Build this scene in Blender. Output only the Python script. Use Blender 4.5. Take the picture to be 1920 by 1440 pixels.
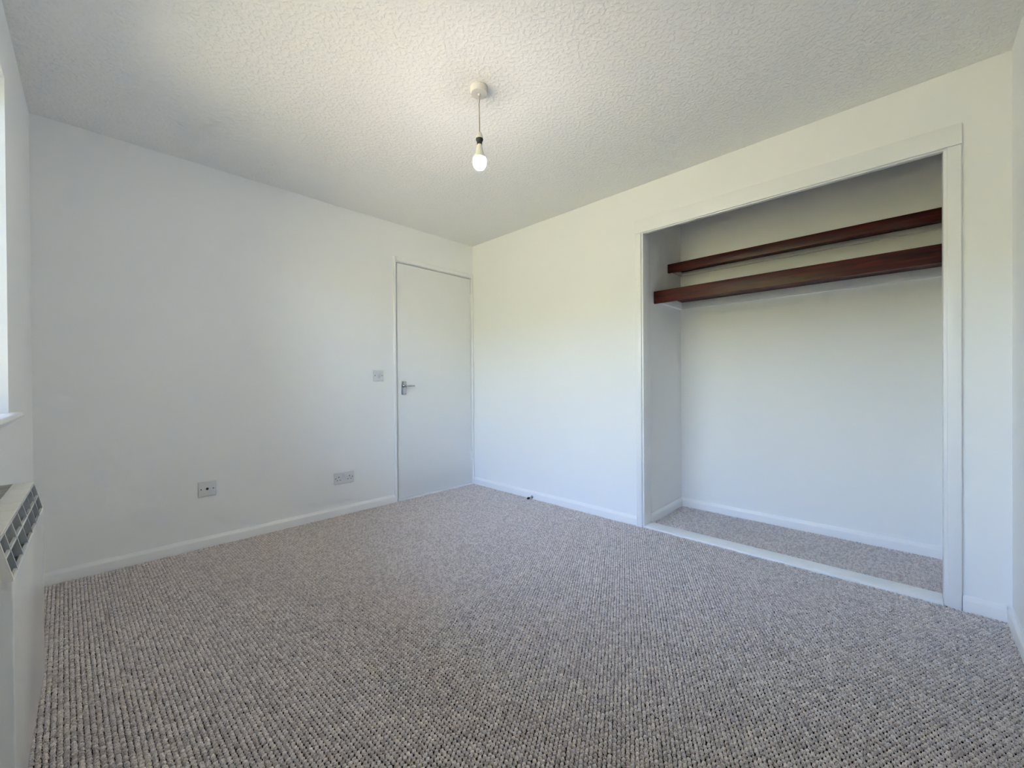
import bpy, bmesh, math, random
import numpy as np
from mathutils import Vector, Matrix

random.seed(7)
rng = np.random.default_rng(11)
SC = bpy.context.scene
COL = SC.collection
for o in list(bpy.data.objects):
    bpy.data.objects.remove(o)

# ------------------------------------------------------------------ camera
F_PX = 763.853
CAM = Vector((-2.5813, -3.0447, 0.9866))
YAW, PITCH, ROLL = 0.77298, -0.004743, -0.006827
fwd = Vector((math.cos(PITCH) * math.cos(YAW), math.cos(PITCH) * math.sin(YAW), math.sin(PITCH)))
rgt = fwd.cross(Vector((0, 0, 1))).normalized()
upv = rgt.cross(fwd)
cr, sr = math.cos(ROLL), math.sin(ROLL)
rgt, upv = cr * rgt + sr * upv, -sr * rgt + cr * upv
cd = bpy.data.cameras.new('camera')
cd.sensor_fit = 'HORIZONTAL'
cd.sensor_width = 36.0
cd.lens = F_PX * 36.0 / 1920.0
cd.clip_start = 0.01
cam = bpy.data.objects.new('camera', cd)
COL.objects.link(cam)
M3 = Matrix((rgt, upv, -fwd)).transposed()
cam.matrix_world = Matrix.Translation(CAM) @ M3.to_4x4()
SC.camera = cam

# ------------------------------------------------------------------ room size
L, W, H = 2.792, 3.341, 2.306          # window wall at x=-L, near wall at y=-W, ceiling at z=H
TW = 0.10                              # partition thickness
WY0, WY1, WZ0, WZ1 = -2.35, -0.785, 0.890, 2.062    # window opening in the wall x=-L

# ------------------------------------------------------------------ world, sun, exposure
world = bpy.data.worlds.new('sky')
SC.world = world
world.use_nodes = True
wn = world.node_tree
wn.nodes.clear()
sky = wn.nodes.new('ShaderNodeTexSky')
sky.sky_type = 'NISHITA'
sky.sun_disc = False
sky.sun_elevation = math.radians(55)
sky.sun_rotation = math.radians(128)    # sun grazes along the window front and does not shine in
sky.air_density = 1.0
sky.dust_density = 2.0
sky.ozone_density = 1.0
bg = wn.nodes.new('ShaderNodeBackground')
bg.inputs['Strength'].default_value = 0.66
wo = wn.nodes.new('ShaderNodeOutputWorld')
wn.links.new(sky.outputs[0], bg.inputs[0])
wn.links.new(bg.outputs[0], wo.inputs[0])

sd = bpy.data.lights.new('sun', 'SUN')
sd.energy = 5.8
sd.angle = math.radians(0.6)
sd.color = (1.0, 0.93, 0.83)
sun = bpy.data.objects.new('sun', sd)
COL.objects.link(sun)
sun_dir = Vector((0.45, -0.35, 0.82)).normalized()
sun.rotation_euler = sun_dir.to_track_quat('Z', 'Y').to_euler()
sun.location = sun_dir * 12

pd = bpy.data.lights.new('window_portal', 'AREA')      # sampling portal in the window opening, gives off no light itself
pd.shape = 'RECTANGLE'
pd.size = WY1 - WY0
pd.size_y = WZ1 - WZ0
pd.cycles.is_portal = True
portal = bpy.data.objects.new('window_portal', pd)
COL.objects.link(portal)
portal.matrix_world = Matrix.Translation((-L - 0.19, (WY0 + WY1) / 2, (WZ0 + WZ1) / 2)) @ Matrix(((0, 0, -1), (1, 0, 0), (0, -1, 0))).to_4x4()

vs = SC.view_settings
SC.display_settings.display_device = 'sRGB'
vs.view_transform = 'Standard'
vs.look = 'None'
vs.gamma = 1.0
vs.exposure = 2.96
vs.use_curve_mapping = False
SC.cycles.use_light_tree = False
SC.cycles.use_adaptive_sampling = True
SC.cycles.adaptive_threshold = 0.05
SC.cycles.adaptive_min_samples = 16
SC.cycles.max_bounces = 10
SC.cycles.diffuse_bounces = 8
SC.cycles.glossy_bounces = 6
SC.cycles.sample_clamp_indirect = 10.0

# ------------------------------------------------------------------ materials
def nt(name):
    m = bpy.data.materials.new(name)
    m.use_nodes = True
    n = m.node_tree
    return m, n, n.nodes['Principled BSDF']

def inp(b, rough=0.5, spec=0.5, metal=0.0):
    b.inputs['Roughness'].default_value = rough
    b.inputs['Specular IOR Level'].default_value = spec
    b.inputs['Metallic'].default_value = metal

def paint(name, col, rough=0.6, spec=0.3, bump=0.0, scale=150.0, vary=0.0):
    m, n, b = nt(name)
    inp(b, rough, spec)
    tc = n.nodes.new('ShaderNodeTexCoord')
    no = n.nodes.new('ShaderNodeTexNoise')
    no.inputs['Scale'].default_value = scale
    no.inputs['Detail'].default_value = 0.0
    n.links.new(tc.outputs['Object'], no.inputs['Vector'])
    mx = n.nodes.new('ShaderNodeMix'); mx.data_type = 'RGBA'
    mx.inputs[6].default_value = (*[c * (1 - vary) for c in col], 1)
    mx.inputs[7].default_value = (*[min(1, c * (1 + vary)) for c in col], 1)
    n.links.new(no.outputs[0], mx.inputs[0])
    n.links.new(mx.outputs[2], b.inputs['Base Color'])
    if bump:
        bp = n.nodes.new('ShaderNodeBump')
        bp.inputs['Strength'].default_value = 1.0
        bp.inputs['Distance'].default_value = bump
        n.links.new(no.outputs[0], bp.inputs['Height'])
        n.links.new(bp.outputs[0], b.inputs['Normal'])
    return m

M_WALL = paint('white_wall_emulsion', (0.912, 0.918, 0.922), 0.8, 0.2, 0, 12, 0.004)
M_GLOSS = paint('white_gloss_paint', (0.91, 0.913, 0.92), 0.3, 0.45, 0, 40, 0.004)
M_DOOR = paint('white_satin_door_paint', (0.87, 0.88, 0.885), 0.4, 0.4, 0, 60, 0.006)
M_PLASTIC = paint('white_moulded_plastic', (0.73, 0.74, 0.765), 0.35, 0.5, 0, 30, 0.004)
M_ROSE = paint('ivory_plastic', (0.72, 0.70, 0.66), 0.4, 0.5, 0, 30, 0.004)
M_FLEX = paint('grey_flex', (0.42, 0.39, 0.35), 0.5, 0.4, 0, 60, 0.03)
M_SCREW = paint('plated_screw', (0.25, 0.25, 0.25), 0.35, 0.5, 0, 200, 0.05)
M_HOLE = paint('dark_slot', (0.012, 0.012, 0.014), 0.8, 0.1, 0, 20, 0.0)
M_RUBBER = paint('black_rubber', (0.012, 0.012, 0.013), 0.55, 0.4, 0, 60, 0.1)
M_DARKPL = paint('dark_grey_plastic', (0.03, 0.035, 0.04), 0.4, 0.4, 0, 60, 0.05)
M_HEATER = paint('white_heater_enamel', (0.80, 0.81, 0.80), 0.12, 0.5, 0, 30, 0.003)
M_HEATTOP = paint('cream_heater_plastic', (0.76, 0.745, 0.69), 0.4, 0.4, 0, 30, 0.004)
M_HEATIN = paint('grey_heater_inside', (0.12, 0.125, 0.13), 0.5, 0.4, 0, 30, 0.02)
M_FIN = paint('pale_grey_grille_plastic', (0.55, 0.58, 0.60), 0.45, 0.4, 0, 30, 0.01)
M_UPVC = paint('white_window_frame', (0.82, 0.83, 0.84), 0.3, 0.5, 0, 30, 0.003)
M_EARTH = paint('under_carpet', (0.045, 0.037, 0.033), 1.0, 0.0, 0, 60, 0.1)
M_OUT = paint('outside_render', (0.62, 0.58, 0.52), 0.9, 0.1, 0.002, 40, 0.05)

m, n, b = nt('chrome'); inp(b, 0.12, 0.5, 1.0); b.inputs['Base Color'].default_value = (0.50, 0.50, 0.51, 1); M_CHROME = m
_no = n.nodes.new('ShaderNodeTexNoise'); _no.inputs['Scale'].default_value = 80
_mr = n.nodes.new('ShaderNodeMapRange'); _mr.inputs[3].default_value = 0.08; _mr.inputs[4].default_value = 0.2
n.links.new(_no.outputs[0], _mr.inputs[0]); n.links.new(_mr.outputs[0], b.inputs['Roughness'])

# stippled ceiling
m, n, b = nt('stippled_ceiling_paint'); M_CEIL = m
inp(b, 0.8, 0.2); b.inputs['Base Color'].default_value = (0.88, 0.875, 0.86, 1)
tc = n.nodes.new('ShaderNodeTexCoord')
n1 = n.nodes.new('ShaderNodeTexNoise'); n1.inputs['Scale'].default_value = 62; n1.inputs['Detail'].default_value = 1.2; n1.inputs['Roughness'].default_value = 0.45
n.links.new(tc.outputs['Object'], n1.inputs['Vector'])
rr = n.nodes.new('ShaderNodeMapRange'); rr.interpolation_type = 'SMOOTHSTEP'; rr.inputs[1].default_value = 0.42; rr.inputs[2].default_value = 0.68
n.links.new(n1.outputs[0], rr.inputs[0])
bp = n.nodes.new('ShaderNodeBump'); bp.inputs['Strength'].default_value = 0.6; bp.inputs['Distance'].default_value = 0.0022
n.links.new(rr.outputs[0], bp.inputs['Height']); n.links.new(bp.outputs[0], b.inputs['Normal'])

# mahogany-stained pine
m, n, b = nt('mahogany_stained_pine'); M_WOOD = m
inp(b, 0.38, 0.35)
tc = n.nodes.new('ShaderNodeTexCoord')
mp = n.nodes.new('ShaderNodeMapping'); mp.inputs['Scale'].default_value = (14, 0.9, 14)
no = n.nodes.new('ShaderNodeTexNoise'); no.inputs['Scale'].default_value = 3.2; no.inputs['Detail'].default_value = 5; no.inputs['Distortion'].default_value = 1.2
kn = n.nodes.new('ShaderNodeTexNoise'); kn.inputs['Scale'].default_value = 2.1; kn.inputs['Detail'].default_value = 2
cr_ = n.nodes.new('ShaderNodeValToRGB')
cr_.color_ramp.elements[0].position = 0.32; cr_.color_ramp.elements[0].color = (0.022, 0.0035, 0.0028, 1)
cr_.color_ramp.elements[1].position = 0.68; cr_.color_ramp.elements[1].color = (0.100, 0.0145, 0.0085, 1)
n.links.new(tc.outputs['Object'], mp.inputs[0]); n.links.new(mp.outputs[0], no.inputs['Vector'])
n.links.new(no.outputs[0], cr_.inputs[0]); n.links.new(cr_.outputs[0], b.inputs['Base Color'])
bp = n.nodes.new('ShaderNodeBump'); bp.inputs['Distance'].default_value = 0.0004
n.links.new(no.outputs[0], bp.inputs['Height']); n.links.new(bp.outputs[0], b.inputs['Normal'])

# loop-pile yarn
m, n, b = nt('grey_brown_loop_yarn'); M_YARN = m
inp(b, 0.95, 0.05)
at = n.nodes.new('ShaderNodeAttribute'); at.attribute_name = 'tint'
tc = n.nodes.new('ShaderNodeTexCoord')
no = n.nodes.new('ShaderNodeTexNoise'); no.inputs['Scale'].default_value = 330; no.inputs['Detail'].default_value = 1
ad = n.nodes.new('ShaderNodeMath'); ad.operation = 'MULTIPLY_ADD'; ad.inputs[1].default_value = 0.35
mm = n.nodes.new('ShaderNodeMath'); mm.operation = 'MULTIPLY_ADD'; mm.inputs[1].default_value = 1.5; mm.inputs[2].default_value = -0.42
n.links.new(tc.outputs['Object'], no.inputs['Vector'])
n.links.new(no.outputs[0], mm.inputs[0])
n.links.new(at.outputs['Fac'], ad.inputs[0]); n.links.new(mm.outputs[0], ad.inputs[2])
rp = n.nodes.new('ShaderNodeValToRGB')
rp.color_ramp.elements[0].position = 0.1; rp.color_ramp.elements[0].color = (0.42, 0.36, 0.335, 1)
rp.color_ramp.elements[1].position = 0.82; rp.color_ramp.elements[1].color = (0.90, 0.82, 0.785, 1)
n.links.new(ad.outputs[0], rp.inputs[0]); n.links.new(rp.outputs[0], b.inputs['Base Color'])
bp = n.nodes.new('ShaderNodeBump'); bp.inputs['Strength'].default_value = 0.8; bp.inputs['Distance'].default_value = 0.0022
n.links.new(no.outputs[0], bp.inputs['Height']); n.links.new(bp.outputs[0], b.inputs['Normal'])

# window glass: clear pane with a Fresnel reflection
m = bpy.data.materials.new('window_glass'); m.use_nodes = True; M_GLASS = m
n = m.node_tree; n.nodes.clear()
tr = n.nodes.new('ShaderNodeBsdfTransparent'); gl = n.nodes.new('ShaderNodeBsdfGlossy'); gl.inputs['Roughness'].default_value = 0.02
fr = n.nodes.new('ShaderNodeFresnel'); mx = n.nodes.new('ShaderNodeMixShader'); ou = n.nodes.new('ShaderNodeOutputMaterial')
n.links.new(fr.outputs[0], mx.inputs[0]); n.links.new(tr.outputs[0], mx.inputs[1]); n.links.new(gl.outputs[0], mx.inputs[2]); n.links.new(mx.outputs[0], ou.inputs[0])

# lit bulb diffuser
m, n, b = nt('lit_bulb_diffuser'); M_BULB = m
b.inputs['Base Color'].default_value = (0.9, 0.9, 0.88, 1)
b.inputs['Emission Color'].default_value = (1.0, 0.98, 0.95, 1)
b.inputs['Emission Strength'].default_value = 18.0
m, n, b = nt('bulb_collar'); M_COLLAR = m
inp(b, 0.45, 0.4); b.inputs['Base Color'].default_value = (0.80, 0.79, 0.70, 1)

# sunlit lawn
m, n, b = nt('lawn_grass'); M_LAWN = m
inp(b, 0.9, 0.1)
tc = n.nodes.new('ShaderNodeTexCoord')
no = n.nodes.new('ShaderNodeTexNoise'); no.inputs['Scale'].default_value = 1.5; no.inputs['Detail'].default_value = 8
rp = n.nodes.new('ShaderNodeValToRGB')
rp.color_ramp.elements[0].position = 0.3; rp.color_ramp.elements[0].color = (0.20, 0.18, 0.09, 1)
rp.color_ramp.elements[1].position = 0.7; rp.color_ramp.elements[1].color = (0.34, 0.30, 0.17, 1)
n.links.new(tc.outputs['Object'], no.inputs['Vector']); n.links.new(no.outputs[0], rp.inputs[0]); n.links.new(rp.outputs[0], b.inputs['Base Color'])

# ------------------------------------------------------------------ mesh helpers
WLOC = {}
def link(name, bm, mat, parent=None, origin=None, smooth=False):
    """bm in world coordinates -> object whose origin sits at its own centre (or origin)"""
    vsn = [v.co.copy() for v in bm.verts]
    lo = Vector((min(v.x for v in vsn), min(v.y for v in vsn), min(v.z for v in vsn)))
    hi = Vector((max(v.x for v in vsn), max(v.y for v in vsn), max(v.z for v in vsn)))
    c = Vector(origin) if origin is not None else Vector(((lo.x + hi.x) / 2, (lo.y + hi.y) / 2, lo.z))
    bmesh.ops.translate(bm, verts=bm.verts, vec=-c)
    bmesh.ops.recalc_face_normals(bm, faces=bm.faces)
    me = bpy.data.meshes.new(name)
    bm.to_mesh(me); bm.free()
    if smooth:
        for p in me.polygons:
            p.use_smooth = True
        try:
            me.set_sharp_from_angle(angle=math.radians(38))
        except Exception:
            pass
    me.materials.append(mat)
    o = bpy.data.objects.new(name, me)
    COL.objects.link(o)
    WLOC[o.name] = c
    if parent is not None:
        o.parent = parent
        o.location = c - WLOC[parent.name]
    else:
        o.location = c
    return o

def empty(name, loc, parent=None):
    o = bpy.data.objects.new(name, None)
    o.empty_display_size = 0.05
    COL.objects.link(o)
    WLOC[o.name] = Vector(loc)
    o.location = Vector(loc) if parent is None else Vector(loc) - WLOC[parent.name]
    if parent is not None:
        o.parent = parent
    return o

def tag(o, label=None, cat=None, group=None, kind=None):
    if label: o['label'] = label
    if cat: o['category'] = cat
    if group: o['group'] = group
    if kind: o['kind'] = kind
    return o

def add_box(bm, a, b, bev=0.0, seg=2):
    x0, x1 = sorted((a[0], b[0])); y0, y1 = sorted((a[1], b[1])); z0, z1 = sorted((a[2], b[2]))
    vs_ = [bm.verts.new(p) for p in ((x0, y0, z0), (x1, y0, z0), (x1, y1, z0), (x0, y1, z0), (x0, y0, z1), (x1, y0, z1), (x1, y1, z1), (x0, y1, z1))]
    fs = [bm.faces.new([vs_[i] for i in q]) for q in ((3, 2, 1, 0), (4, 5, 6, 7), (0, 1, 5, 4), (1, 2, 6, 5), (2, 3, 7, 6), (3, 0, 4, 7))]
    if bev:
        es = list({e for f in fs for e in f.edges})
        bmesh.ops.bevel(bm, geom=es, offset=bev, segments=seg, profile=0.5, affect='EDGES')

def box(name, a, b, mat, parent=None, bev=0.0, seg=2):
    bm = bmesh.new()
    add_box(bm, a, b, bev, seg)
    return link(name, bm, mat, parent, smooth=bev > 0)

def boxes(name, lst, mat, parent=None, bev=0.0):
    bm = bmesh.new()
    for a, b in lst:
        add_box(bm, a, b, bev)
    return link(name, bm, mat, parent, smooth=bev > 0)

def lathe(name, prof, base, axis, mat, parent=None, seg=32, cap=True):
    """prof: list of (r, h) along axis from base"""
    ax = Vector(axis).normalized()
    t = Vector((1, 0, 0)) if abs(ax.x) < 0.9 else Vector((0, 1, 0))
    u = ax.cross(t).normalized(); w = ax.cross(u)
    bm = bmesh.new(); rings = []
    for r, h in prof:
        c = Vector(base) + ax * h
        if r < 1e-6:
            rings.append([bm.verts.new(c)])
        else:
            rings.append([bm.verts.new(c + (u * math.cos(2 * math.pi * k / seg) + w * math.sin(2 * math.pi * k / seg)) * r) for k in range(seg)])
    for A, B in zip(rings, rings[1:]):
        if len(A) == 1 and len(B) == 1: continue
        for k in range(seg):
            k2 = (k + 1) % seg
            if len(A) == 1: bm.faces.new((A[0], B[k], B[k2]))
            elif len(B) == 1: bm.faces.new((A[k2], A[k], B[0]))
            else: bm.faces.new((A[k], A[k2], B[k2], B[k]))
    if cap:
        for R in (rings[0], rings[-1]):
            if len(R) > 1: bm.faces.new(R)
    return link(name, bm, mat, parent, smooth=True)

def extrude(name, prof, a, b, out, mat, parent=None, smooth=True):
    """profile (d, z): d outwards from the wall line a-b along 'out', z up"""
    a, b, out = Vector(a), Vector(b), Vector(out)
    bm = bmesh.new()
    A = [bm.verts.new(a + out * d + Vector((0, 0, z))) for d, z in prof]
    B = [bm.verts.new(b + out * d + Vector((0, 0, z))) for d, z in prof]
    k = len(prof)
    for i in range(k):
        bm.faces.new((A[i], A[(i + 1) % k], B[(i + 1) % k], B[i]))
    bm.faces.new(A); bm.faces.new(B[::-1])
    return link(name, bm, mat, parent, smooth=smooth)

def tube(name, pts, r, mat, parent=None, seg=12):
    bm = bmesh.new(); rings = []
    pts = [Vector(p) for p in pts]
    rs = r if isinstance(r, (list, tuple)) else [r] * len(pts)
    up = Vector((0, 0, 1))
    for i, p in enumerate(pts):
        d = (pts[min(i + 1, len(pts) - 1)] - pts[max(i - 1, 0)]).normalized()
        ref = up if abs(d.z) < 0.9 else Vector((1, 0, 0))
        u = d.cross(ref).normalized(); w = d.cross(u)
        rings.append([bm.verts.new(p + (u * math.cos(2 * math.pi * k / seg) + w * math.sin(2 * math.pi * k / seg)) * rs[i]) for k in range(seg)])
    for A, B in zip(rings, rings[1:]):
        for k in range(seg):
            bm.faces.new((A[k], A[(k + 1) % seg], B[(k + 1) % seg], B[k]))
    bm.faces.new(rings[0]); bm.faces.new(rings[-1][::-1])
    return link(name, bm, mat, parent, smooth=True)

def struct(o):
    o['kind'] = 'structure'
    return o

# ------------------------------------------------------------------ shell
CY0, CY1, CXB = -3.255, -1.754, 0.655        # wardrobe interior: y range and back wall
OY0, OY1, OZ = -3.151, -1.766, 1.977         # clear wardrobe opening
DX0, DX1, DZ = -0.829, -0.026, 1.992         # door opening in the wall y=0
E_ = 0.20                                    # outer wall thickness

struct(boxes('floor', [((-L - E_, -W - 0.2, -0.16), (CXB + 0.2, 0.2, -0.006))], M_EARTH))
struct(boxes('ceiling', [((-L - E_, -W - 0.2, H), (CXB + 0.2, 0.2, H + 0.25))], M_CEIL))
# window wall (x = -L)
struct(boxes('wall_left', [((-L - E_, -W - 0.2, -0.006), (-L, WY0, H)), ((-L - E_, WY1, -0.006), (-L, 0.2, H)),
                           ((-L - E_, WY0, -0.006), (-L, WY1, WZ0 - 0.001)), ((-L - E_, WY0, WZ1), (-L, WY1, H))], M_WALL))
# door wall (y = 0)
struct(boxes('wall_back', [((-L, 0, -0.006), (DX0 - 0.016, TW, H)), ((DX1 + 0.016, 0, -0.006), (0.0, TW, H)), ((DX0 - 0.016, 0, DZ + 0.016), (DX1 + 0.016, TW, H))], M_WALL))
# wardrobe wall (x = 0)
struct(boxes('wall_right', [((0, OY1 + 0.022, -0.006), (TW, 0.2, H)), ((0, -W, -0.006), (TW, OY0 - 0.022, H)), ((0, OY0 - 0.022, OZ + 0.075), (TW, OY1 + 0.022, H)), ((0.024, OY1 + 0.0005, OZ), (TW, OY1 + 0.022, OZ + 0.075)), ((0.024, OY0 - 0.022, OZ), (TW, OY0 - 0.0005, OZ + 0.075))], M_WALL))
# near wall on the right edge of the view
struct(boxes('wall_front', [((-L, -W - 0.2, -0.006), (CXB + 0.2, -W, H))], M_WALL))
# wardrobe interior walls
struct(boxes('wall_wardrobe_back', [((CXB, -W, -0.006), (CXB + 0.2, 0.2, H))], M_WALL))
struct(boxes('wall_wardrobe_left', [((TW, CY1, -0.006), (CXB, CY1 + 0.1, H))], M_WALL))
struct(boxes('wall_wardrobe_right', [((TW, -W, -0.006), (CXB, CY0, H))], M_WALL))

# ------------------------------------------------------------------ skirting
def skirt_prof(h=0.066, t=0.015):
    return [(0, -0.006), (t, -0.006), (t, h * 0.70), (t * 0.93, h * 0.76), (t * 0.72, h * 0.84), (t * 0.5, h * 0.92), (t * 0.36, h), (0, h)]
SK = skirt_prof()
struct(extrude('baseboard_back', SK, (-L + 0.015, 0, 0), (-0.856, 0, 0), (0, -1, 0), M_GLOSS))
struct(extrude('baseboard_right', SK, (0, -0.0, 0), (0, -1.717, 0), (-1, 0, 0), M_GLOSS))
struct(extrude('baseboard_right', SK, (0, -3.205, 0), (0, -W + 0.015, 0), (-1, 0, 0), M_GLOSS))
struct(extrude('baseboard_front', SK, (0, -W, 0), (-L, -W, 0), (0, 1, 0), M_GLOSS))
struct(extrude('baseboard_left', SK, (-L, -W + 0.015, 0), (-L, 0, 0), (1, 0, 0), M_GLOSS))
struct(extrude('baseboard_wardrobe_back', SK, (CXB, CY0, 0), (CXB, CY1, 0), (-1, 0, 0), M_GLOSS))
struct(extrude('baseboard_wardrobe_left', SK, (TW + 0.006, CY1, 0), (CXB - 0.015, CY1, 0), (0, -1, 0), M_GLOSS))
struct(extrude('baseboard_wardrobe_right', SK, (TW + 0.006, CY0, 0), (CXB - 0.015, CY0, 0), (0, 1, 0), M_GLOSS))

# ------------------------------------------------------------------ door
door = struct(empty('door_1', ((DX0 + DX1) / 2, 0.0, 0.0)))
LF0, LF1, LZ0, LZ1 = DX0 + 0.0085, DX1 - 0.005, 0.0205, DZ - 0.007
leaf = box('leaf', (LF0, 0.001, LZ0), (LF1, 0.041, LZ1), M_DOOR, door, bev=0.0012)
boxes('lining', [((DX0 - 0.016, 0.0, 0.0), (DX0, TW, DZ + 0.016)), ((DX1, 0.0, 0.0), (DX1 + 0.016, TW, DZ + 0.016)), ((DX0, 0.0, DZ), (DX1, TW, DZ + 0.016)),
                 ((DX0, 0.045, 0.0), (DX0 + 0.02, TW, DZ)), ((DX1 - 0.02, 0.045, 0.0), (DX1, TW, DZ)), ((DX0, 0.045, DZ - 0.02), (DX1, TW, DZ))], M_DOOR, door)
boxes('threshold', [((DX0, -0.016, -0.006), (DX1, TW, 0.0175)), ((DX0, 0.045, 0.015), (DX1, TW, 0.028))], M_GLOSS, door)  # rear upstand added to stop daylight leaking in under the leaf
# architrave: side, head, and the slip in the corner
def arch_side(name, x0, x1, z1, outer_left, parent):
    t = 0.0155
    w = x1 - x0
    pr = [(x0, 0.0), (x0, -t * 0.8), (x0 + 0.12 * w, -t), (x0 + 0.55 * w, -t), (x1 - 0.12 * w, -t * 0.5), (x1, -t * 0.36), (x1, 0.0)]
    bm = bmesh.new()
    A = [bm.verts.new((x, y, -0.006)) for x, y in pr]; B = [bm.verts.new((x, y, z1)) for x, y in pr]
    k = len(pr)
    for i in range(k): bm.faces.new((A[i], A[(i + 1) % k], B[(i + 1) % k], B[i]))
    bm.faces.new(A); bm.faces.new(B)
    return link(name, bm, M_GLOSS, parent)
arch_side('architrave', -0.857, DX0 - 0.004, 2.030, True, door)
arch_side('architrave', DX1 + 0.002, -0.0006, 2.030, False, door)
box('head_architrave', (DX0 - 0.004, -0.0145, DZ + 0.003), (DX1 + 0.002, 0.0, 2.030), M_GLOSS, door, bev=0.0015)
# hinges on the corner side
for zc in (1.802, 0.276):
    h = box('hinge', (DX1 - 0.016, -0.0006, zc - 0.040), (DX1 - 0.004, 0.002, zc + 0.040), M_GLOSS, door, bev=0.0004)
    lathe('knuckle', [(0.0052, 0), (0.0052, 0.08)], (DX1 - 0.003, -0.004, zc - 0.040), (0, 0, 1), M_GLOSS, h, seg=14)
# lever handle on a short plate
hp = box('handle_plate', (-0.789, -0.009, 0.888), (-0.743, 0.0012, 0.999), M_CHROME, door, bev=0.004, seg=3)
lathe('boss', [(0.013, 0), (0.013, 0.006), (0.009, 0.010), (0.009, 0.044), (0.007, 0.050), (0, 0.0505)], (-0.766, -0.009, 0.961), (0, -1, 0), M_CHROME, hp, seg=24)
tube('lever', [(-0.772, -0.046, 0.961), (-0.760, -0.050, 0.961), (-0.735, -0.051, 0.961), (-0.712, -0.050, 0.9605), (-0.694, -0.049, 0.960), (-0.687, -0.048, 0.960)], [0.006, 0.0078, 0.0072, 0.0068, 0.0066, 0.0052], M_CHROME, hp, seg=16)
for sx in (-0.782, -0.750):
    for sz in (0.9915, 0.896):
        lathe('screw', [(0.0036, 0), (0.0036, 0.0006), (0.0024, 0.0016), (0, 0.0018)], (sx, -0.0088, sz), (0, -1, 0), M_SCREW, hp, seg=12)

# ------------------------------------------------------------------ wardrobe opening trim
tr1 = struct(empty('trim_1', (0.0, (OY0 + OY1) / 2, 0.0)))
FR = 0.020
boxes('lining', [((-0.004, OY1, 0.0), (TW + 0.004, OY1 + FR, OZ)), ((-0.004, OY0 - FR, 0.0), (TW + 0.004, OY0, OZ)), ((-0.004, OY0 - FR, OZ), (0.024, OY1 + FR, OZ + 0.075))], M_GLOSS, tr1, bev=0.0012)
box('threshold', (-0.010, OY0 + 0.0005, -0.006), (TW + 0.004, OY1 - 0.0005, 0.013), M_GLOSS, tr1, bev=0.003, seg=3)
box('architrave', (-0.016, OY1 + 0.011, -0.006), (0.0, OY1 + 0.050, OZ + 0.004), M_GLOSS, tr1, bev=0.0018)
box('architrave', (-0.016, OY0 - 0.052, -0.006), (0.0, OY0 - 0.011, OZ + 0.004), M_GLOSS, tr1, bev=0.0018)
box('head_architrave', (-0.017, OY0 - 0.054, OZ + 0.0052), (0.0, OY1 + 0.052, OZ + 0.094), M_GLOSS, tr1, bev=0.0018)

# ------------------------------------------------------------------ wardrobe shelves
def shelf(label, xf, z0, z1, zb, bat, board_t=0.018):
    s = empty('wardrobe_shelf', (xf, (CY0 + CY1) / 2, z0))
    tag(s, label, 'shelf', 'dark wooden shelves in the wardrobe recess')
    box('fascia', (xf, CY0 + 0.001, z0), (xf + 0.020, CY1 - 0.001, z1), M_WOOD, s, bev=0.0035, seg=3)
    box('board', (xf + 0.020, CY0 + 0.001, z1 - board_t - 0.001), (CXB - 0.001, CY1 - 0.001, z1 - 0.001), M_WOOD, s, bev=0.001)
    zt = z1 - board_t - 0.0015
    o = box('batten', (CXB - 0.020, CY0 + 0.002, zb), (CXB, CY1, zt), M_WALL, s, bev=0.002); o['label'] = 'white painted batten along the back wall'
    o = box('batten', (xf + 0.022, CY1 - 0.020, zb), (CXB - 0.020, CY1, zt), M_WALL, s, bev=0.002); o['label'] = 'white painted batten along the side wall'
    o = box('batten', (xf + 0.022, CY0, zb), (CXB - 0.020, CY0 + 0.020, zt), M_WALL, s, bev=0.002); o['label'] = 'white painted batten along the side wall'
    return s
shelf('deeper lower shelf of dark mahogany-stained wood in the wardrobe recess', 0.176, 1.531, 1.618, 1.545, 0.06)
shelf('narrower upper shelf of dark mahogany-stained wood in the wardrobe recess', 0.409, 1.790, 1.855, 1.806, 0.03)

# ------------------------------------------------------------------ wall plates on the door wall
def plate(name, x0, x1, z0, z1, label, cat):
    r = empty(name, ((x0 + x1) / 2, 0, z0))
    tag(r, label, cat)
    box('face_plate', (x0, -0.0095, z0), (x1, 0.0, z1), M_PLASTIC, r, bev=0.0028, seg=3)
    return r
def screw(p, x, z):
    s = lathe('screw', [(0.0042, 0), (0.0042, 0.0005), (0.0030, 0.0010), (0, 0.0012)], (x, -0.0093, z), (0, -1, 0), M_SCREW, p, seg=14)
    box('slot', (x - 0.003, -0.0107, z - 0.0005), (x + 0.003, -0.0102, z + 0.0005), M_HOLE, s)
def disc(name, p, x, z, r):
    lathe(name, [(r, 0), (r, 0.0004)], (x, -0.0096, z), (0, -1, 0), M_HOLE, p, seg=20)
s1 = plate('aerial_outlet', -2.154, -2.067, 0.311, 0.398, 'square white plate with one round aerial socket, low on the door wall', 'wall outlet')
screw(s1, -2.1405, 0.3545); screw(s1, -2.0805, 0.3545)
lathe('socket_ring', [(0.0072, 0), (0.0072, 0.0008), (0.0055, 0.0009)], (-2.1105, -0.0094, 0.3545), (0, -1, 0), M_DARKPL, s1, seg=22)
disc('socket_hole', s1, -2.1105, 0.3545, 0.0055)

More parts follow.
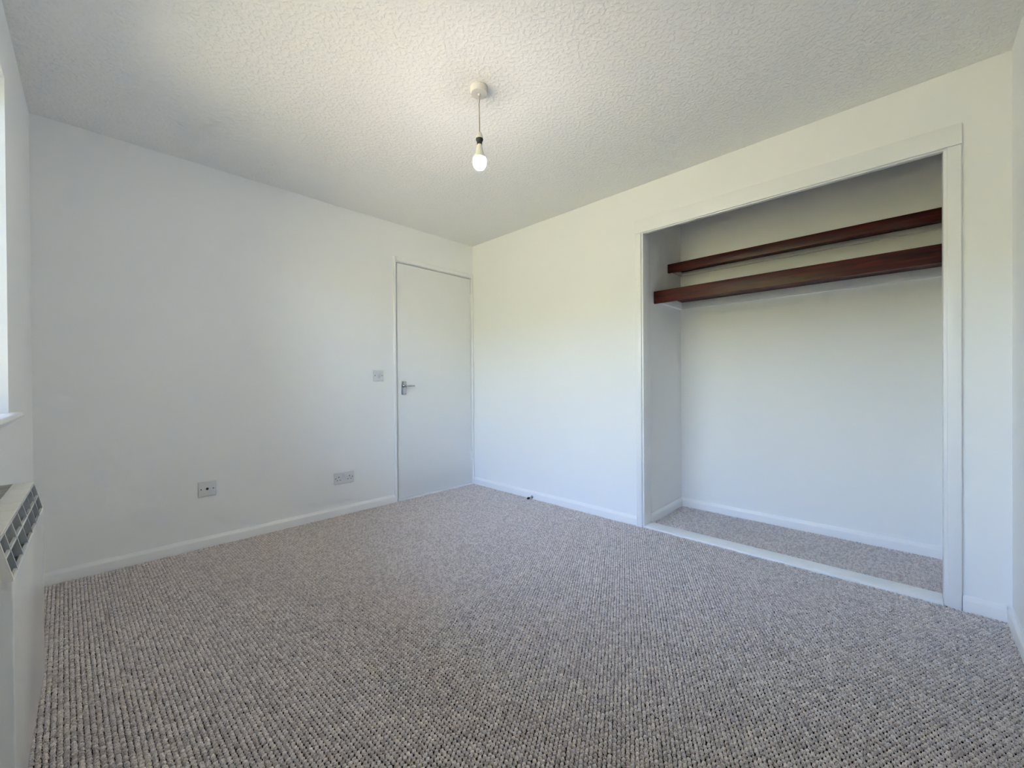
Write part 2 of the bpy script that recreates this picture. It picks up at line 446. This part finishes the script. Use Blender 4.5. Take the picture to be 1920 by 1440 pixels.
s2 = plate('double_socket', -1.352, -1.206, 0.236, 0.322, 'white double power socket with two rocker switches, low beside the door', 'power socket')
screw(s2, -1.342, 0.279); screw(s2, -1.216, 0.279)
for cx in (-1.319, -1.239):
    for dx, dz, w, h in ((0, 0.0085, 0.0040, 0.0080), (-0.0111, -0.0135, 0.0066, 0.0042), (0.0111, -0.0135, 0.0066, 0.0042)):
        box('pin_slot', (cx + dx - w / 2 - .0006, -0.0100, 0.279 + dz - h / 2), (cx + dx + w / 2 + .0006, -0.0094, 0.279 + dz + h / 2), M_HOLE, s2)
def rocker(p, x, z, w, h, tilt):
    bm = bmesh.new()
    add_box(bm, (x - w / 2, -0.0140, z - h / 2), (x + w / 2, -0.008, z + h / 2), 0.0009)
    bmesh.ops.rotate(bm, verts=bm.verts, cent=(x, -0.0095, z), matrix=Matrix.Rotation(tilt, 3, 'X'))
    return link('rocker', bm, M_PLASTIC, p, smooth=True)
rocker(s2, -1.2865, 0.300, 0.0115, 0.027, 0.10)
rocker(s2, -1.2715, 0.300, 0.0115, 0.027, -0.10)

s3 = plate('light_switch', -1.038, -0.951, 1.003, 1.089, 'square white rocker light switch beside the door frame', 'light switch')
screw(s3, -1.0245, 1.046); screw(s3, -0.9645, 1.046)
rocker(s3, -0.9945, 1.046, 0.024, 0.036, 0.10)

# ------------------------------------------------------------------ door stop on the skirting
ds = empty('door_stop', (-0.015, -0.7693, 0.0))
tag(ds, 'small chrome door stop with a black rubber tip on the skirting', 'door stop')
lathe('base_flange', [(0.0125, 0), (0.0125, 0.003), (0.010, 0.006), (0.0065, 0.009)], (-0.0148, -0.7693, 0.0185), (-1, 0, 0), M_CHROME, ds, seg=24)
lathe('stem', [(0.0062, 0), (0.0056, 0.016), (0.0065, 0.030)], (-0.0238, -0.7693, 0.0185), (-1, 0, 0), M_CHROME, ds, seg=20)
lathe('rubber_tip', [(0.0085, 0), (0.0092, 0.004), (0.0092, 0.014), (0.0075, 0.018), (0, 0.0185)], (-0.0538, -0.7693, 0.0175), (-1, 0, 0), M_RUBBER, ds, seg=20)

# ------------------------------------------------------------------ pendant lamp
PX, PY = -1.3665, -1.6665
pl = empty('pendant_lamp', (PX, PY, H))
tag(pl, 'bare lit bulb hanging on a short white flex from the ceiling rose', 'pendant lamp')
lathe('ceiling_rose', [(0.0385, 0), (0.0395, 0.004), (0.0385, 0.022), (0.0365, 0.0275), (0.032, 0.029), (0.0, 0.029)], (PX, PY, H), (0, 0, -1), M_ROSE, pl, seg=48)
lathe('cord_grip', [(0.007, 0), (0.006, 0.005), (0.0035, 0.0075), (0, 0.008)], (PX, PY, H - 0.0288), (0, 0, -1), M_ROSE, pl, seg=20)
tube('flex', [(PX, PY, H - 0.034), (PX + 0.0012, PY - 0.001, H - 0.05), (PX - 0.0008, PY + 0.0006, H - 0.075), (PX, PY, H - 0.11), (PX + 0.0006, PY, H - 0.16), (PX, PY, 2.100)], 0.0030, M_FLEX, pl, seg=10)
lh = lathe('lamp_holder', [(0.0045, 0), (0.0085, 0.004), (0.0125, 0.011), (0.0150, 0.020), (0.0158, 0.0275), (0.0158, 0.030)], (PX, PY, 2.1075), (0, 0, -1), M_ROSE, pl, seg=28)
lathe('skirt_ring', [(0.0164, 0), (0.0164, 0.005), (0.0140, 0.009), (0.0122, 0.014), (0.0122, 0.0265)], (PX, PY, 2.0775), (0, 0, -1), M_DARKPL, lh, seg=28)
bu = lathe('bulb_collar', [(0.0110, 0), (0.0110, 0.010), (0.0128, 0.0105), (0.0175, 0.036), (0.0215, 0.046), (0.0262, 0.0545), (0.0290, 0.0645)], (PX, PY, 2.0535), (0, 0, -1), M_COLLAR, pl, seg=32)  # lower flare drawn down over the globe to shade the ceiling from it
lathe('bulb_globe', [(0.0287, 0.0185), (0.0298, 0.027), (0.0298, 0.036), (0.0282, 0.046), (0.0245, 0.055), (0.0185, 0.0620), (0.0105, 0.0665), (0, 0.068)], (PX, PY, 2.0075), (0, 0, -1), M_BULB, pl, seg=40, cap=False)

# ------------------------------------------------------------------ window
wi = struct(empty('window_1', (-L, (WY0 + WY1) / 2, WZ0)))
XF = -L - 0.120          # frame face, set back in the reveal
fw = 0.042
boxes('frame', [((XF - 0.06, WY0, WZ0), (XF, WY0 + fw, WZ1)), ((XF - 0.06, WY1 - fw, WZ0), (XF, WY1, WZ1)), ((XF - 0.06, WY0 + fw, WZ0), (XF, WY1 - fw, WZ0 + fw)), ((XF - 0.06, WY0 + fw, WZ1 - fw), (XF, WY1 - fw, WZ1))], M_UPVC, wi, bev=0.003)
ym = (WY0 + WY1) / 2
box('mullion', (XF - 0.06, ym - 0.035, WZ0 + fw), (XF, ym + 0.035, WZ1 - fw), M_UPVC, wi, bev=0.003)
for ya, yb in ((WY0 + fw, ym - 0.035), (ym + 0.035, WY1 - fw)):
    box('pane', (XF - 0.034, ya, WZ0 + fw), (XF - 0.028, yb, WZ1 - fw), M_GLASS, wi)
# sill board with rounded nose and short horn past the reveal
bm = bmesh.new()
add_box(bm, (XF, WY0 + 0.001, WZ0 - 0.022), (-L, WY1 - 0.001, WZ0))
o = link('sill_board', bm, M_GLOSS, wi)
nose = [(0, WZ0 - 0.022), (0.018, WZ0 - 0.022), (0.025, WZ0 - 0.0195), (0.0285, WZ0 - 0.015), (0.030, WZ0 - 0.011), (0.0285, WZ0 - 0.007), (0.025, WZ0 - 0.0025), (0.018, WZ0), (0, WZ0)]
extrude('sill_nose', nose, (-L, WY0 - 0.07, 0), (-L, WY1 + 0.07, 0), (1, 0, 0), M_GLOSS, wi)

# ------------------------------------------------------------------ panel heater under the window
HY0, HY1 = -1.955, -1.376
HXF, HXT, HZ0, HZF, HZT = -2.680, -2.696, 0.222, 0.656, 0.731
he = empty('panel_heater', (-L, (HY0 + HY1) / 2, HZ0))
tag(he, 'white wall-mounted electric panel heater with a louvred top grille under the window', 'heater')
for yb in (HY0 + 0.08, HY1 - 0.13):
    box('wall_bracket', (-L, yb, 0.30), (-L + 0.022, yb + 0.05, 0.62), M_HEATIN, he)
HXB = -L + 0.020
box('front_panel', (HXF - 0.045, HY0 + 0.002, HZ0), (HXF, HY1 - 0.002, HZF), M_HEATER, he, bev=0.003, seg=3)
box('back_panel', (HXB, HY0 + 0.004, HZ0 + 0.01), (HXB + 0.045, HY1 - 0.004, HZF), M_HEATER, he, bev=0.002)
# end caps follow the slanted profile
def endcap(y0, y1):
    pr_ = [(HXB, HZF - 0.002), (HXF, HZF - 0.002), (HXF, HZF + 0.002), (HXT, HZT), (HXB, HZT)]
    bm = bmesh.new()
    A = [bm.verts.new((x, y0, z)) for x, z in pr_]; B = [bm.verts.new((x, y1, z)) for x, z in pr_]
    k = len(pr_)
    for i in range(k): bm.faces.new((A[i], A[(i + 1) % k], B[(i + 1) % k], B[i]))
    bm.faces.new(A); bm.faces.new(B)
    return link('end_cap', bm, M_HEATTOP, he)
endcap(HY0, HY0 + 0.006); endcap(HY1 - 0.006, HY1)
box('inner_tray', (HXB + 0.002, HY0 + 0.006, HZF - 0.002), (HXF - 0.045, HY1 - 0.006, HZF + 0.055), M_HEATIN, he)

box('inner_floor', (HXF - 0.044, HY0 + 0.006, HZF), (HXF - 0.004, HY1 - 0.006, HZF + 0.002), M_HEATIN, he)
def slant(name, y0, y1, f0, f1, t=0.004, mat=None, dd=0.0):
    """bar lying in the slanted grille face between fractions f0..f1 of its height"""
    def P(f, d): return (HXF + (HXT - HXF) * f - d, HZF + 0.001 + (HZT - HZF - 0.001) * f)
    q = [P(f0, dd), P(f1, dd), P(f1, t), P(f0, t)]
    bm = bmesh.new()
    A = [bm.verts.new((x, y0, z)) for x, z in q]; B = [bm.verts.new((x, y1, z)) for x, z in q]
    for i in range(4): bm.faces.new((A[i], A[(i + 1) % 4], B[(i + 1) % 4], B[i]))
    bm.faces.new(A); bm.faces.new(B)
    return link(name, bm, mat or M_HEATER, he)
for f0, f1 in ((0.0, 0.045), (0.475, 0.525), (0.90, 0.945)):
    slant('grille_rail', HY0 + 0.006, HY1 - 0.006, f0, f1)
divs = [-1.387 - 0.0853 * k for k in range(7)]
for y in divs:
    slant('grille_divider', y - 0.0024, y + 0.0024, 0.006, 0.94, t=0.024, mat=M_FIN, dd=-0.0006)
# top of separate moulded panels with a rear outlet slot
edges = [HY1 - 0.006] + divs[1:] + [HY0 + 0.006]
for a, c in zip(edges, edges[1:]):
    box('top_panel', (-2.731, c + 0.0006, HZT - 0.004), (HXT + 0.0005, a - 0.0006, HZT), M_HEATTOP, he, bev=0.0006)
box('rear_rail', (HXB, HY0 + 0.006, HZT - 0.006), (HXB + 0.010, HY1 - 0.006, HZT - 0.001), M_HEATTOP, he)
for k in range(12):
    y = HY1 - 0.022 - k * 0.0485
    if y > HY0 + 0.01:
        box('outlet_fin', (HXB + 0.010, y - 0.0015, HZT - 0.012), (-2.731, y + 0.0015, HZT - 0.002), M_HEATTOP, he)

# ------------------------------------------------------------------ carpet
def pile(name, x0, x1, y0, y1, label, top=0.0035):
    a, bpitch = 0.0132, 0.0130
    ang = math.radians(2.0)
    cx, cy = (x0 + x1) / 2, (y0 + y1) / 2
    R_ = math.hypot(x1 - x0, y1 - y0) / 2 + 0.05
    ni, nj = int(R_ / bpitch) + 1, int(R_ / a) + 1
    I, J = np.meshgrid(np.arange(-ni, ni + 1), np.arange(-nj, nj + 1), indexing='ij')
    u = I * bpitch; v = J * a + (I % 2) * a * 0.5
    u = u.ravel() + rng.normal(0, 0.0004, u.size); v = v.ravel() + rng.normal(0, 0.0005, v.size)
    px = cx + u * math.cos(ang) - v * math.sin(ang); py = cy + u * math.sin(ang) + v * math.cos(ang)
    ok = (px > x0 - 0.003) & (px < x1 + 0.003) & (py > y0 - 0.003) & (py < y1 + 0.003)
    px, py = px[ok], py[ok]; N = px.size
    seg = 7
    th = np.arange(seg) * 2 * math.pi / seg
    rings = ((1.0, -0.0070), (0.80, -0.0012))
    loc = []
    for r, z in rings:
        for t in th: loc.append((r * math.cos(t), r * math.sin(t), z))
    loc.append((0, 0, 0.0006))
    loc = np.array(loc); nv = len(loc)
    faces = []
    for r in range(len(rings) - 1):
        for k in range(seg):
            k2 = (k + 1) % seg
            faces += [(r * seg + k, r * seg + k2, (r + 1) * seg + k2), (r * seg + k, (r + 1) * seg + k2, (r + 1) * seg + k)]
    for k in range(seg): faces.append(((len(rings) - 1) * seg + k, (len(rings) - 1) * seg + (k + 1) % seg, nv - 1))
    faces = np.array(faces); nf = len(faces)
    sx = 0.0070 * rng.uniform(0.92, 1.08, N); sy = 0.0063 * rng.uniform(0.92, 1.08, N)
    rot = rng.normal(0.15, 0.12, N)
    c, s = np.cos(rot), np.sin(rot)
    jit = rng.normal(0, 0.00035, (N, nv, 3))
    X = loc[None, :, 0] * sx[:, None]; Y = loc[None, :, 1] * sy[:, None]
    tiltx = rng.normal(0, 0.10, N); tilty = rng.normal(0, 0.10, N)
    Z = loc[None, :, 2] + top + rng.normal(0, 0.0006, N)[:, None] + X * tiltx[:, None] + Y * tilty[:, None]
    co = np.stack([px[:, None] + X * c[:, None] - Y * s[:, None], py[:, None] + X * s[:, None] + Y * c[:, None], Z], -1) + jit
    co[..., 0] = np.clip(co[..., 0], x0, x1); co[..., 1] = np.clip(co[..., 1], y0, y1)
    co = co.reshape(-1, 3)
    fi = (faces[None] + (np.arange(N) * nv)[:, None, None]).reshape(-1)
    base = np.array((cx, cy, 0.0)); co = co - base
    me = bpy.data.meshes.new(name)
    me.vertices.add(N * nv); me.vertices.foreach_set('co', co.astype(np.float32).ravel())
    me.loops.add(fi.size); me.loops.foreach_set('vertex_index', fi.astype(np.int32))
    me.polygons.add(N * nf); me.polygons.foreach_set('loop_start', (np.arange(N * nf) * 3).astype(np.int32))
    me.polygons.foreach_set('use_smooth', np.ones(N * nf, dtype=bool))
    me.update(calc_edges=True)
    at_ = me.attributes.new('tint', 'FLOAT', 'POINT')
    at_.data.foreach_set('value', np.repeat(rng.random(N), nv).astype(np.float32))
    me.materials.append(M_YARN)
    o = bpy.data.objects.new(name, me); COL.objects.link(o); o.location = base
    tag(o, label, 'carpet', kind='stuff')
    return o
pile('carpet_pile', -L + 0.010, -0.010, -W + 0.010, -0.008, 'grey-brown loop-pile carpet covering the bedroom floor')
pile('carpet_pile', TW + 0.004, CXB - 0.010, CY0 + 0.010, CY1 - 0.010, 'grey-brown loop-pile carpet inside the wardrobe recess behind the white threshold')

# ------------------------------------------------------------------ outside
M_BOUNCE_PATIO = paint('warm_bounce_paving', (0.62, 0.49, 0.40), 0.9, 0.1, 0, 3, 0.12)
bm = bmesh.new()
add_box(bm, (-L - E_ - 2.6, -8, -0.50), (-L - E_, 6, -0.30))  # unseen paving added to bounce warm sunlight up to the ceiling
struct(link('ground_bounce_patio', bm, M_BOUNCE_PATIO))
bm = bmesh.new()
gx, gy = -60.0, 60.0
nx = 24
vv = {}
for i in range(nx + 1):
    for j in range(nx + 1):
        x = -L - E_ + (gx) * i / nx; y = -gy + 2 * gy * j / nx
        vv[i, j] = bm.verts.new((x, y, -0.48 + (0.12 * math.sin(x * .31) * math.cos(y * .23) if i > 1 else 0)))
for i in range(nx):
    for j in range(nx):
        bm.faces.new((vv[i, j], vv[i, j + 1], vv[i + 1, j + 1], vv[i + 1, j]))
struct(link('ground_lawn', bm, M_LAWN, smooth=True))

# tall hedge added unseen to screen low sky, sunlit on the side towards the house
M_SCREEN_HEDGE = paint('screen_hedge_leaves', (0.23, 0.225, 0.11), 0.8, 0.2, 0, 6, 0.45)
bm = bmesh.new()
prof = [(-1.1, -0.6), (-1.25, 0.6), (-1.2, 1.8), (-1.0, 2.9), (-0.5, 3.5), (0.1, 3.65), (0.6, 3.4), (0.95, 2.8), (1.15, 1.7), (1.25, 0.6), (1.1, -0.6)]
rows = []
for k in range(121):
    y = -18 + k * 0.25
    row = []
    for i, (dx, z) in enumerate(prof):
        w = 0.14 * math.sin(y * 1.9 + i * 1.1) + 0.10 * math.sin(y * 4.3 - i * 2.3) + random.uniform(-0.07, 0.07)
        row.append(bm.verts.new((-12.8 + dx * (1 + 0.5 * w), y, z + (w * 0.8 if i not in (0, len(prof) - 1) else 0))))
    rows.append(row)
for A, B in zip(rows, rows[1:]):
    for i in range(len(prof) - 1):
        bm.faces.new((A[i], A[i + 1], B[i + 1], B[i]))
bm.faces.new(rows[0]); bm.faces.new(rows[-1][::-1])
o = link('sky_screen_hedge', bm, M_SCREEN_HEDGE, smooth=True)
tag(o, 'tall green hedge added out of view beyond the window to screen low sky', 'hedge')
